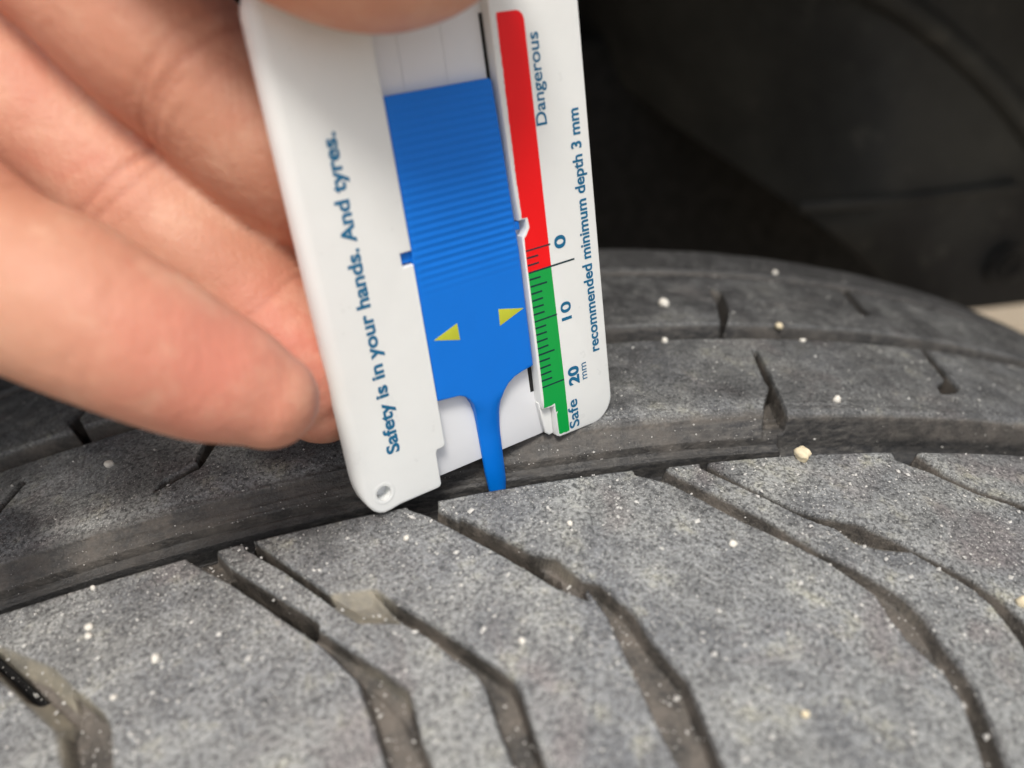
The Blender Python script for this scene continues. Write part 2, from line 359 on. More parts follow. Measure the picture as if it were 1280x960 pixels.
# --- the patch that is seen close up
A0, A1 = -112.0, 150.0
av = np.arange(A0, A1+1e-6, .23)
sv = np.concatenate([np.arange(-78, -50, .7), np.arange(-50, 15, .2), np.arange(15, 46, .27), np.arange(46, 105, .6)])
A, Y, h = tread_height(av, sv)
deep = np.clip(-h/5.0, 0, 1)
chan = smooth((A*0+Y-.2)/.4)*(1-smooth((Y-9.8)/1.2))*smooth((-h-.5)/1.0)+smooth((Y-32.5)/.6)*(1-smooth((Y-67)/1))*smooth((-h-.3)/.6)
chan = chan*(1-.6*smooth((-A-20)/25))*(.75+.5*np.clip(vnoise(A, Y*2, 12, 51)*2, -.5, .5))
h = h+vnoise(A*.02, Y, .42, 52)*.22*smooth((Y-5)/1)*(1-smooth((Y-12)/1.5))
rough = vnoise(A, Y, 1.1, 21)*.045+vnoise(A, Y, .45, 22)*.045+vnoise(A, Y, 4.0, 24)*.10+vnoise(A*.5, Y, 3.1, 23)*.06
chips = np.clip(vnoise(A, Y, .9, 31)*2-.62, 0, 1)*-.25
h2 = h+(rough+chips)*(1-.5*smooth(deep*3))
pts = tyre_points(A, Y, h2)
na, ns = A.shape
# normals of the whole patch, shared by the blocks cut out of it
ga = np.gradient(pts, axis=0); gy = np.gradient(pts, axis=1)
nrm = np.cross(ga, gy); nrm /= np.linalg.norm(nrm, axis=-1, keepdims=True)
near_f = 1-smooth((Y+2)/14.0)
dust = .34+.62*smooth((6-Y)/10.0)*(.72+.28*smooth((-Y-4)/30))-.16*smooth((Y-28)/12)-.25*smooth((Y-58)/5)+.38*smooth((-A-22)/18)*smooth((Y-7)/3)  # near rib raised, far ribs lowered to mimic the fall of skylight
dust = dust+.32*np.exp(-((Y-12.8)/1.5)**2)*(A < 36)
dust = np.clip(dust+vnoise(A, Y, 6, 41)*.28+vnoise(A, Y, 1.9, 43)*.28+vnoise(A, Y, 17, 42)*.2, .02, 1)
quads = grid_quads(na, ns)
topf = (h[:-1, :-1]+h[1:, :-1]+h[1:, 1:]+h[:-1, 1:])/4 > -.9
yc = (Y[:-1, :-1]+Y[1:, 1:])/2
# run-based labelling of connected raised areas
parent_ = [0]
def find(i):
    while parent_[i] != i: parent_[i] = parent_[parent_[i]]; i = parent_[i]
    return i
lab = np.zeros(topf.shape, np.int32); prev = []
for i in range(topf.shape[0]):
    row = topf[i].astype(np.int8); dlt = np.diff(np.concatenate([[0], row, [0]]))
    runs = []
    for s0, e0 in zip(np.where(dlt == 1)[0], np.where(dlt == -1)[0]):
        l = 0
        for ps, pe, pl in prev:
            if ps < e0 and pe > s0:
                pl = find(pl)
                if l == 0: l = pl
                elif pl != l: parent_[max(pl, l)] = min(pl, l); l = min(pl, l)
        if l == 0: parent_.append(len(parent_)); l = len(parent_)-1
        lab[i, s0:e0] = l; runs.append((s0, e0, l))
    prev = runs
roots = np.array([find(i) for i in range(len(parent_))]); lab = roots[lab]
labf = lab.ravel(); cnt = np.bincount(labf)
big_labs = [l for l in range(1, len(cnt)) if cnt[l] > 1500]
keep = np.isin(labf, big_labs)
V = pts.reshape(-1, 3); NV = nrm.reshape(-1, 3); GA = deep.reshape(-1); DA = dust.reshape(-1)
def cut(name, fm, parent):
    q = quads[fm]; used, inv = np.unique(q, return_inverse=True)
    me = np_mesh(name, V[used], inv.reshape(-1, 4), True, NV[used])
    for an, arr in (('groove', GA), ('dust', DA), ('channel', np.clip(chan.reshape(-1), 0, 1)), ('facet', (FACET*(1-smooth((-h-1.9)/.5))).reshape(-1))):  # 'dust' also carries the painted near-to-far light
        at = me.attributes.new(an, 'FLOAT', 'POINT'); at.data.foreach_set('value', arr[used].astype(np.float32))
    return link(name, me, M['rubber'], parent)
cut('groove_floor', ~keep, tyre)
ycf = yc.ravel()
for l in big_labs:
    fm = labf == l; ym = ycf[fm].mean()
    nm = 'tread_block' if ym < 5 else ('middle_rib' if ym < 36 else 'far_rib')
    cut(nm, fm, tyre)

# --- the rest of the way round, coarser, its pattern repeated
base = [g_ for g_ in GROOVES if g_[0] in 'BCD']; period = [('m', 5, .6, [(39.4, 30), (40.6, 30), (38, 18), (36.5, 10), (33, 10), (36, 18)])]
rep = []
for kk in range(0, 32):
    off = kk*PITCH
    for nm, D, w, P in base+period:
        q = [(x+off, y) for x, y in P]
        cx_ = sum(x for x, _ in q)/len(q)
        if A1-20 < cx_ < A0+2*math.pi*R0+20: rep.append((nm, D, w, q))
av2 = np.linspace(A1, A0+2*math.pi*R0, 1100); sv2 = np.concatenate([np.arange(-78, -60, 3), np.arange(-60, 75, 1.0), np.arange(75, 105.1, 3)])
A2, Y2, hh = tread_height(av2, sv2, False, rep)
p2 = tyre_points(A2, Y2, hh)
me = np_mesh('tread_band', p2.reshape(-1, 3), grid_quads(*A2.shape))
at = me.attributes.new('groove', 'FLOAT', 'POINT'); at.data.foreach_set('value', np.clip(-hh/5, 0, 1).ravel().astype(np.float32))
at = me.attributes.new('dust', 'FLOAT', 'POINT'); at.data.foreach_set('value', np.full(hh.size, .5, np.float32))
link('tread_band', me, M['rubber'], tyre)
for sgn, s_from in ((1, 104.2), (-1, -77.7)):
    ss = np.linspace(s_from, s_from+sgn*90, 40); aa = np.linspace(0, 2*math.pi*R0, 241)
    A3, Y3 = np.meshgrid(aa, ss, indexing='ij')
    rib = .5*smooth(np.sin(A3/R0*240)*.5)*((abs(Y3-s_from) > 18) & (abs(Y3-s_from) < 26))
    p3 = tyre_points(A3, Y3, rib-.02)
    q3 = grid_quads(*A3.shape)
    if sgn < 0: q3 = q3[:, ::-1]
    me = np_mesh('sidewall', p3.reshape(-1, 3), q3)
    at = me.attributes.new('dust', 'FLOAT', 'POINT'); at.data.foreach_set('value', np.full(A3.size, .35, np.float32))
    link('sidewall', me, M['rubber'], tyre)
# --- alloy wheel inside it
def lathe_y(name, prof_, mat, parent, n=120):
    vs_, fs = [], []
    for i in range(n):
        t = 2*math.pi*i/n
        for y_, r_ in prof_: vs_.append((r_*math.sin(t), y_, r_*math.cos(t)-R0))
    k_ = len(prof_)
    for i in range(n):
        for j in range(k_-1):
            a = i*k_+j; b = ((i+1) % n)*k_+j; fs.append((a, b, b+1, a+1))
    return link(name, simple_mesh(name, vs_, fs, True, 40), mat, parent)
wheel = link('alloy_wheel', None); tag(wheel, 'silver alloy wheel inside the dusty tyre', 'wheel')
lathe_y('rim', [(-76, 232), (-72, 236), (-68, 228), (-60, 214), (-20, 200), (60, 205), (80, 222), (88, 234), (90, 230), (82, 214), (60, 198), (-20, 193), (-62, 206), (-74, 226), (-76, 232)], M['alloy'], wheel)
lathe_y('hub', [(-62, 4), (-60, 40), (-52, 62), (-30, 70), (10, 72), (10, 4)], M['alloy'], wheel, 48)
for i in range(5):
    t = 2*math.pi*i/5
    bx = []
    for rr_, w_, y_ in ((40, 20, -52), (120, 15, -48), (204, 24, -40)):
        for sx in (-1, 1):
            for dy in (0, 22): bx.append((sx*w_, y_+dy, rr_))
    vv = [(x*math.cos(t)+z*math.sin(t), y, -x*math.sin(t)+z*math.cos(t)-R0) for x, y, z in bx]
    fs = []
    for s_ in (0, 4):
        a, b, c, d = s_, s_+1, s_+3, s_+2
        fs += [(a, a+4, b+4, b), (b, b+4, c+4, c), (c, c+4, d+4, d), (d, d+4, a+4, a)]
    fs += [(0, 1, 3, 2), (8, 10, 11, 9)]
    link('spoke', simple_mesh('spoke', vv, fs), M['alloy'], wheel)

# ------------------------------------------------------------------ wheel arch behind and above the tyre
arch = link('wheel_arch', None)
tag(arch, 'black plastic wheel arch liner with moulded ridge and round hole painted as a black disc behind the tyre', 'wheel arch')
def shell(name, rad, th0, th1, y0, y1, thick, mat, n=60, m_=14):
    vs_, fs = [], []
    for lay, rr in enumerate((rad, rad+thick)):
        for i in range(n+1):
            t = math.radians(th0+(th1-th0)*i/n)
            for j in range(m_+1):
                y_ = y0+(y1-y0)*j/m_; r_ = rr+2.5*math.sin(y_/14)
                vs_.append((r_*math.sin(t), y_, r_*math.cos(t)-R0))
    w_ = m_+1; off = (n+1)*w_
    for i in range(n):
        for j in range(m_):
            a = i*w_+j
            fs.append((a, a+1, a+w_+1, a+w_)); fs.append((off+a, off+a+w_, off+a+w_+1, off+a+1))
    for i in range(n):
        a = i*w_; fs.append((a, a+w_, off+a+w_, off+a)); a = i*w_+m_; fs.append((a, off+a, off+a+w_, a+w_))
    for j in range(m_):
        fs.append((j, off+j, off+j+1, j+1)); a = n*w_+j; fs.append((a, a+1, off+a+1, off+a))
    return link(name, simple_mesh(name, vs_, fs, True, 40), mat, arch)
shell('arch_liner', 455, -100, 62, 62, 470, 4, M['liner'])
def box(name, c, sz, mat, parent, rz=0, rx=0, bev=3):
    x, y, z = (k_/2 for k_ in sz)
    b = min(bev, x*.5, y*.5, z*.5); vs_ = []
    # chamfered box
    import itertools
    import bmesh
    bm = bmesh.new(); bmesh.ops.create_cube(bm, size=1)
    for v in bm.verts: v.co = Vector((v.co.x*sz[0]*S, v.co.y*sz[1]*S, v.co.z*sz[2]*S))
    bmesh.ops.bevel(bm, geom=bm.edges[:], offset=b*S, segments=2, affect='EDGES')
    me_ = bpy.data.meshes.new(name); bm.to_mesh(me_); bm.free()
    o = link(name, me_, mat, parent); o.location = [k_*S for k_ in c]; o.rotation_euler = (rx, 0, rz); return o
# inner wall, far from the light
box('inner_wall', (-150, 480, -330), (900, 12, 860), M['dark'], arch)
box('added_dark_wall', (86, 334, -330), (572, 8, 640), M['dark'], arch)  # added black wall, closes the gap so the hollow stays dark

# inner wall panel: a moulded sheet round the tyre's axis, its free edge rolled back into the dark
def panel():
    E_ = [(307*math.sin(math.radians(t)), 307*math.cos(math.radians(t))-320) for t in np.linspace(46.4, 26, 8)]+[(112, -28), (92, -2), (74, 30), (58, 64), (44, 98), (32, 130)]
    O_ = [(452*math.sin(math.radians(t)), 452*math.cos(math.radians(t))-320) for t in np.linspace(62.1, 4, len(E_))]
    n = 60; m_ = 30; vs_ = []; fs = []
    for i in range(n+1):
        q = i/n*(len(E_)-1); k_ = min(int(q), len(E_)-2); f_ = q-k_
        ex = np.array(E_[k_])*(1-f_)+np.array(E_[k_+1])*f_; ox = np.array(O_[k_])*(1-f_)+np.array(O_[k_+1])*f_
        L = np.linalg.norm(ox-ex)
        for j in range(m_+1):
            w_ = (j/m_)**1.3; p = ex*(1-w_)+ox*w_; d_ = w_*L
            roll = (12+190*smooth((i/n-.30)/.5))*max(0, 1-d_/(30+90*smooth((i/n-.3)/.5)))**2
            vs_.append((p[0], 200+roll+1.2*math.sin(p[0]/23)*math.sin(p[1]/31), p[1]))
    o_ = len(vs_); vs_ += [(x, y+4, z) for x, y, z in vs_]; w_ = m_+1
    for i in range(n):
        for j in range(m_):
            a = i*w_+j; fs.append((a, a+w_, a+w_+1, a+1)); fs.append((o_+a, o_+a+1, o_+a+w_+1, o_+a+w_))
        a = i*w_; fs.append((a, o_+a, o_+a+w_, a+w_)); a = i*w_+m_; fs.append((a, a+w_, o_+a+w_, o_+a))
    for j in range(m_):
        fs.append((j, j+1, o_+j+1, o_+j)); a = n*w_+j; fs.append((a, o_+a, o_+a+1, a+1))
    link('inner_panel', simple_mesh('inner_panel', vs_, fs, True, 40), M['liner'], arch)
panel()
def tube(name, path, rad, mat, parent, n=12):
    vs_, fs = [], []
    path = [Vector(p) for p in path]
    for i, p in enumerate(path):
        t = (path[min(i+1, len(path)-1)]-path[max(i-1, 0)]).normalized()
        u = t.cross(Vector((0, 1, .01))).normalized(); w_ = t.cross(u)
        rr = rad[i] if isinstance(rad, (list, tuple)) else rad
        for j in range(n):
            a = 2*math.pi*j/n; q = p+(u*math.cos(a)+w_*math.sin(a))*rr; vs_.append(tuple(q))
    for i in range(len(path)-1):
        for j in range(n):
            a = i*n+j; b = i*n+(j+1) % n; fs.append((a, b, b+n, a+n))
    fs.append(tuple(range(n))[::-1]); fs.append(tuple(range((len(path)-1)*n, len(path)*n)))
    return link(name, simple_mesh(name, vs_, fs, True, 50), mat, parent)
tube('arched_ridge', [(385*math.sin(t), 199, 385*math.cos(t)-320) for t in np.linspace(math.radians(14), math.radians(54), 30)], 5, M['liner'], arch)
tube('level_ridge', [(x, 199, -49+1.5*math.sin(x/40)) for x in range(150, 260, 10)], 2.2, M['liner'], arch)
for r_, y_, mt_ in ((9.5, 197.5, 'liner'), (6.5, 196.2, 'dark')):
    tube('painted_hole', [(259, y_, -86), (259, y_+6, -86)], r_, M[mt_], arch, 24)  # raised black disc paints the shade of an open hole
# suspension strut deep in the well, almost lost in the dark
strut = link('suspension_strut', None); tag(strut, 'dark suspension strut half lost in the black hollow behind the tyre', 'suspension strut')
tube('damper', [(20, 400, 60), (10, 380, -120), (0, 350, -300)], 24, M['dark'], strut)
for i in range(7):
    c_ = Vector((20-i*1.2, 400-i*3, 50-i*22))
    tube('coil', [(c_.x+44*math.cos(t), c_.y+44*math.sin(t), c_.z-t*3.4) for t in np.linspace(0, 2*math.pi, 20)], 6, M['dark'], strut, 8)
# ------------------------------------------------------------------ the tread depth gauge
# its own frame, in mm: x to the right on its face, y up its length, z out of its face; scale mark 0 is the origin
GS = 0.985
gx = np.array([0.9282006759, 0.3718195061, 0.0139197764]); gy_ = np.array([-0.0892257174, 0.1861099224, 0.9784691452]); gz = np.array([0.3612233058, -0.9094577240, 0.2058232179])
gz /= np.linalg.norm(gz)
go = P_CAM+GS*(np.array([-1.5262084832, 16.7535322542, 26.4803118135])-P_CAM)
gauge = link('tread_depth_gauge', None)
tag(gauge, 'white plastic tread depth gauge with blue slider, its probe down in the tyre groove', 'depth gauge')
mm_ = Matrix.Identity(4)
for i in range(3):
    mm_[i][0] = gx[i]*GS; mm_[i][1] = gy_[i]*GS; mm_[i][2] = gz[i]*GS; mm_[i][3] = go[i]*S
gauge.matrix_world = mm_

def arc_pts(cx_, cy_, r, a0, a1, n=7):
    return [(cx_+r*math.cos(math.radians(a0+(a1-a0)*i/(n-1))), cy_+r*math.sin(math.radians(a0+(a1-a0)*i/(n-1)))) for i in range(n)]
def slab(name, outline, z0, z1, mat, parent, bev=.15, holes=(), steps=4, bevf=None, both=True):
    """extruded outline (counter-clockwise, x right y up) with rounded top edge; bevf(x, y) gives the rounding radius"""
    P = [np.array(p, float) for p in outline]; n = len(P)
    area = sum(P[i][0]*P[(i+1) % n][1]-P[(i+1) % n][0]*P[i][1] for i in range(n))
    if area < 0: P.reverse()
    ins = []
    for i in range(n):
        e0 = P[i]-P[i-1]; e1 = P[(i+1) % n]-P[i]
        n0 = np.array([-e0[1], e0[0]])/np.linalg.norm(e0); n1 = np.array([-e1[1], e1[0]])/np.linalg.norm(e1)
        v = n0+n1; v = v/max(v@v/2, .35); ins.append(v)
    bv = [bevf(*p) if bevf else bev for p in P]
    rings = []; vs_ = []
    def ring(f_in, fz):
        s_ = len(vs_)
        for p, v, b in zip(P, ins, bv):
            q = p+v*b*f_in; vs_.append((q[0], q[1], fz(b)))
        rings.append(s_)
    if both: ring(.5, lambda b: z0)
    ring(0, lambda b: z0+min(.5*b, .2) if both else z0)
    for k_ in range(steps+1):
        a = math.pi/2*k_/steps
        ring(1-math.cos(a), lambda b, a=a: z1-b*(1-math.sin(a)))
    fs = []
    for s0, s1 in zip(rings, rings[1:]):
        for i in range(n): j = (i+1) % n; fs.append((s0+i, s0+j, s1+j, s1+i))
    def cap(sidx, z, rev):
        loops = [[Vector((vs_[sidx+i][0], vs_[sidx+i][1], 0)) for i in range(n)]]; idx = list(range(sidx, sidx+n))
        for hl in holes:
            b0 = len(vs_); vs_.extend((x, y, z) for x, y in hl); idx += list(range(b0, b0+len(hl)))
            loops.append([Vector((x, y, 0)) for x, y in hl]); hstarts.append(b0)
        for t_ in tessellate_polygon(loops):
            f_ = tuple(idx[i] for i in t_)
            p0, p1, p2 = (vs_[i] for i in f_)
            up = (p1[0]-p0[0])*(p2[1]-p0[1])-(p2[0]-p0[0])*(p1[1]-p0[1]) > 0
            if up == rev: f_ = f_[::-1]
            fs.append(f_)
    hstarts = []
    cap(rings[-1], z1, False); cap(rings[0], z0, True)
    hn = len(holes)
    for k_, hl in enumerate(holes):
        a, b = hstarts[k_], hstarts[k_+hn]
        for i in range(len(hl)): j = (i+1) % len(hl); fs.append((a+i, a+j, b+j, b+i))
    return link(name, simple_mesh(name, vs_, fs, True, 42), mat, parent)

TOP = 35.5
# back plate; a black strip beside the slider paints in a narrow cut's shade
plate_out = [(-27.5, -27.9), (-3.2, -28.0), (4.6, -27.9), (6.6, -26.8), (7.5, -25), (7.7, TOP-1), (-31.6, TOP-1), (-32.6, TOP-4), (-32.6, -23.5), (-31, -26.6)]
slot_shade_out = [(-5.15, 29.3), (-4.72, 29.3), (-4.72, -20.9), (-5.2, -20.9)]
back = slab('back_plate', plate_out, -2.6, -1.75, M['plate'], gauge, .12)
for x_ in (-16.4, -10.6):                                # faint mould lines on the recess floor
    slab('mould_line', [(x_-.1, -14), (x_+.1, -14), (x_+.1, 33), (x_-.1, 33)], -1.75, -1.70, M['plate'], back, .02)
slab('slot_shade', [(-5.3, 29.3), (-4.8, 29.3), (-3.95, -20.9), (-4.7, -20.9)], -1.76, -1.72, M['dark'], back, .01)
# left panel
LE = -33.35
left_out = ([(-20, TOP), (-20, 4.15), (-21.55, 4.15), (-21.55, 2.45), (-20.05, 2.45), (-20.1, -22.2)] + arc_pts(-20.6, -22.4, .5, 0, -90, 4) +
            [(-21.4, -22.95), (-21.6, -23.3)] + arc_pts(-22.3, -27.9, .6, 0, -90, 4)+[(-28, -28.6), (-29.4, -28.8), (-30.4, -28.85), (-31.1, -28.6), (-31.8, -28.0), (-32.4, -27.0), (-32.85, -25.9), (-33.15, -24.7), (-33.3, -23.4), (-33.35, -22)]+arc_pts(-29.3, TOP-4, 4.05, 180, 90, 10))
def lbev(x, y):
    if y > TOP-1: return .6
    if x < -30.5: return 1.75*min(1, max(.28, (y+29)/6)) if y < -23 else 1.75
    if y < -28 and x < -24: return .45
    return .22
hole_c = [(-30.0+1.05*math.cos(t), -25.9+1.05*math.sin(t)) for t in np.linspace(0, 2*math.pi, 28, endpoint=False)]
slab('side_panel', left_out, -2.5, 0, M['white'], gauge, bevf=lbev, holes=[hole_c], steps=6)
# countersink round the hole
vs_, fs_ = [], []
for k_, (r_, z_) in enumerate(((1.06, -.02), (1.25, .045), (1.45, .05), (1.62, .004))):
    for i in range(28): t = 2*math.pi*i/28; vs_.append((-30.0+r_*math.cos(t), -25.9+r_*math.sin(t), z_))
for k_ in range(3):
    for i in range(28): j = (i+1) % 28; fs_.append((k_*28+i, k_*28+j, k_*28+28+j, k_*28+28+i))
link('hole_rim', simple_mesh('hole_rim', vs_, fs_, True), M['white'], gauge)
# right panel
right_out = ([(-4.85, TOP), (-4.75, 22), (-4.35, 8), (-4.1, 4.2), (-3.15, 4.15), (-3.1, 3.1), (-3.6, 2.3), (-4.0, 2.0), (-4.05, -15), (-4.15, -21.7), (-3.95, -23.35), (-2.05, -23.6), (-2.0, -28.5), (-1.6, -28.75)] +
             arc_pts(4.6, -25.1, 3.8, -90, 0, 12)+arc_pts(6.4, TOP-2, 2.0, 0, 90, 6))
slab('scale_panel', right_out, -2.5, 0, M['white'], gauge, .2, steps=4)
slab('ledge', [(-4.2, -22.6), (-2.1, -23.2), (-2.1, -28.2), (-2.9, -28.3), (-3.6, -27.6)], -1.75, -.9, M['white'], gauge, .2)
slab('top_bar', [(-20, TOP), (-20, 31.5), (-4.8, 31.5), (-4.8, TOP)], -1.75, -.25, M['white'], gauge, .2)
# slider: ridged upper half, flat lower half, rounded shoulders running down into the probe
sl = link('slider', None, None, gauge)
def hw(y):                                       # left and right edge of the slider at height y
    xr = np.interp(y, [-16.9, 0, 15, 21.6, 22], [-4.45, -4.42, -5.0, -5.35, -5.6])
    xl = -19.97
    if y < -16.3:
        t = (-y-16.3)
        # left shoulder curve, right shoulder curve
        xl = np.interp(t, [0, .15, .35, .8, 1.6, 2.7, 4.2, 6, 10, 14, 17, 19.2], [-19.97, -18.6, -16.9, -15.95, -15.15, -14.65, -14.35, -14.25, -14.17, -14.1, -13.9, -13.4])
        xr = np.interp(t, [0, .25, .6, 1.2, 2.1, 3.4, 5.3, 8, 12, 16, 18, 19.2], [-4.6, -6.4, -7.7, -8.8, -9.7, -10.3, -10.6, -10.75, -10.85, -10.95, -11.25, -11.7])
    return xl, xr
ys = list(np.arange(22, -4, -.095))+list(np.arange(-4, -16.3, -.6))+list(np.arange(-16.3, -20, -.12))+list(np.arange(-20, -35.3, -.4))+[-35.45]
us = np.array([0, .006, .018, .035, .1, .3, .5, .7, .9, .965, .982, .994, 1.0])
ez = np.array([.32, .14, .03, 0, 0, 0, 0, 0, 0, 0, .03, .14, .32])
vs_, fs_ = [], []
nu = len(us)
for y in ys:
    xl, xr = hw(y)
    z = -.28
    fade = smooth((y+3.6)/7.0)
    ph = (y/.95) % 1.0
    rid = -.09*(1-math.exp(-((ph-.5)/.27)**4))*fade if y < 21.7 else 0
    if y < -19: z = -.28-.5*smooth((-y-19)/6)
    for u, e in zip(us, ez):
        inner = 1 if .05 < u < .97 else .4
        if y < -18:                                       # the probe is rounded across
            e = .55*abs(2*u-1)**2.5*smooth((-y-18)/3)+e*.5
        vs_.append((xl+(xr-xl)*u, y, z+rid*inner-e))
n_ = len(ys)
zb = -1.68
nb = len(vs_)
for k_, y in enumerate(ys):
    xl, xr = hw(y)
    vs_.append((xl, y, zb)); vs_.append((xr, y, zb))
for k_ in range(n_-1):
    for j in range(nu-1): a = k_*nu+j; fs_.append((a, a+nu, a+nu+1, a+1))
    b = nb+2*k_
    fs_.append((k_*nu, b, b+2, (k_+1)*nu)); fs_.append((k_*nu+nu-1, (k_+1)*nu+nu-1, b+3, b+1)); fs_.append((b, b+1, b+3, b+2))
fs_.append(tuple([j for j in range(nu)][::1]+[nb+1, nb])); e_ = (n_-1)*nu
fs_.append(tuple([e_+j for j in range(nu)][::-1]+[nb+2*(n_-1), nb+2*(n_-1)+1]))
link('slider_body', simple_mesh('slider_body', vs_, fs_, True, 50), M['blue'], sl)
slab('slider_tab', [(-21.3, 3.95), (-21.3, 2.65), (-19.5, 2.65), (-19.5, 3.95)], -1.7, -.75, M['blue'], sl, .12)
slab('slider_tab', [(-4.6, 3.95), (-4.6, 2.9), (-3.75, 2.9), (-3.75, 3.95)], -1.7, -.7, M['blue'], sl, .12)
slab('pointer', [(-19.05, -7.95), (-15.35, -6.7), (-15.3, -9.05)], -.285, -.26, M['yellow'], sl, .02)
slab('pointer', [(-5.0, -7.65), (-8.95, -6.65), (-9.05, -9.0)], -.285, -.26, M['yellow'], sl, .02)
# printed bands
def ragged(x, y0, y1, n, amp, seed):
    r = np.random.default_rng(seed)
    return [(x+amp*(r.random()-.5), y0+(y1-y0)*i/(n-1)) for i in range(n)]
red_out = ([(-3.85, 29.1)] + [(-3.9+.18*smooth((12-y)/10)+.10*(random.random()-.5), y) for y in np.arange(28.6, 4.6, -.35)] +
           [(-3.75, 4.4), (-2.85, 4.35), (-2.72, 3.0), (-3.3, 2.1), (-3.72, 1.75), (-3.78, 0), (-3.8, -2.95), (0.03, -2.95), (0.02, 20)]+arc_pts(-1.2, 27.9, 1.2, 0, 90, 7))
slab('red_band', red_out, -.01, .022, M['red'], gauge, .01, steps=1, both=False)
green_out = ([(-3.78, -3.0), (-3.72, -10), (-3.7, -16), (-3.72, -22), (-3.85, -23.2), (-2.6, -23.25), (-1.9, -23.1), (-1.85, -24.6), (-1.5, -24.5), (-1.8, -25.0), (-1.75, -28.2)]+
             [(-1.4, -28.35), (-.9, -28.28), (-.5, -28.4), (.15, -28.35), (.18, -20), (.02, -3.0)])
slab('green_band', green_out, -.01, .022, M['green'], gauge, .01, steps=1, both=False)
for k_ in range(21):
    ln = 3.85 if k_ % 10 == 0 else (2.8 if k_ % 5 == 0 else 1.85)
    x0 = -3.72; x1 = x0+ln; w_ = .11 if k_ % 10 == 0 else .125
    if k_ == 3: x1 = 4.0; w_ = .12
    if k_ == 0: x1 = .25
    dy = .03*math.sin(k_*1.7)
    slab('scale_tick', [(x0, -k_-w_+dy), (x1, -k_-w_), (x1, -k_+w_), (x0, -k_+w_+dy)], .0, .04, M['ink'], gauge, .01, steps=1, both=False)

def lettering(body, y0, y1, base, cap, mat, bold=0.0, weight=.05):
    """text reading upward along the gauge: from y0 to y1, baseline at x=base, letter height cap toward -x"""
    cu = bpy.data.curves.new('lettering', 'FONT'); cu.body = body; cu.size = 1; cu.offset = bold; cu.resolution_u = 6
    tmp = bpy.data.objects.new('tmp_text', cu); col.objects.link(tmp)
    dg = bpy.context.evaluated_depsgraph_get()
    me = bpy.data.meshes.new_from_object(tmp.evaluated_get(dg))
    bpy.data.objects.remove(tmp)
    n = len(me.vertices); co = np.zeros(n*3); me.vertices.foreach_get('co', co); co = co.reshape(-1, 3)
    x0, x1 = co[:, 0].min(), co[:, 0].max()
    hcap = .73
    kx = (y1-y0)/(x1-x0); ky = cap/hcap
    out = np.stack([base-co[:, 1]*ky, y0+(co[:, 0]-x0)*kx, np.full(n, .045)], -1)*S
    # printed strokes: the same letters laid down again a hair aside make them as heavy as in print
    polys = [tuple(p.vertices) for p in me.polygons]; vv, ff = [], []
    for q_, (dx, dy) in enumerate(((0, 0), (weight, 0), (0, weight), (weight, weight))):
        vv += [(x+dx*S, y+dy*S, z+q_*.004*S) for x, y, z in out]; ff += [tuple(i+q_*n for i in p) for p in polys]
    me = bpy.data.meshes.new('lettering'); me.from_pydata(vv, [], ff); me.update()
    o = bpy.data.objects.new('lettering', me); col.objects.link(o); o.parent = gauge
    me.materials.append(mat)
    return o
lettering('Safety is in your hands. And tyres.', -20.85, 19.35, -26.72, 1.80, M['teal'], bold=.02)
lettering('Dangerous', 15.4, 26.35, 1.72, 1.70, M['teal'], bold=0)
lettering('recommended minimum depth 3 mm', -17.55, 16.6, 6.85, 1.72, M['teal'], bold=.012)
lettering('0', -.95, .8, 2.72, 1.85, M['teal'], bold=.018)
lettering('10', -11.3, -8.65, 2.5, 1.75, M['teal'], bold=.012)
lettering('20', -21.45, -18.6, 2.72, 1.85, M['teal'], bold=.03)
lettering('mm', -21.2, -18.6, 4.25, 1.32, M['teal'], weight=.015)
lettering('Safe', -28.2, -23.75, 1.95, 1.8, M['teal'], bold=.006)
# ------------------------------------------------------------------ the hand
C_ = cam_point
def chain(pts_, n_per=9):
    """pts_: (xyz, radius, flatten) joints -> smooth dense path"""
    P = np.array([p[0] for p in pts_]); Rr = np.array([p[1] for p in pts_]); out = []; rr = []
    n = len(P)
    for i in range(n-1):
        p0, p1, p2, p3 = P[max(i-1, 0)], P[i], P[i+1], P[min(i+2, n-1)]
        r0, r1, r2, r3 = Rr[max(i-1, 0)], Rr[i], Rr[i+1], Rr[min(i+2, n-1)]
        for t in np.arange(0, 1, 1/n_per):
            cr = lambda a, b, c, d: .5*((2*b)+(-a+c)*t+(2*a-5*b+4*c-d)*t*t+(-a+3*b-3*c+d)*t**3)
            out.append(cr(p0, p1, p2, p3)); rr.append(cr(r0, r1, r2, r3))
    out.append(P[-1]); rr.append(Rr[-1])
    return np.array(out), np.array(rr)
hv, hf = [], []
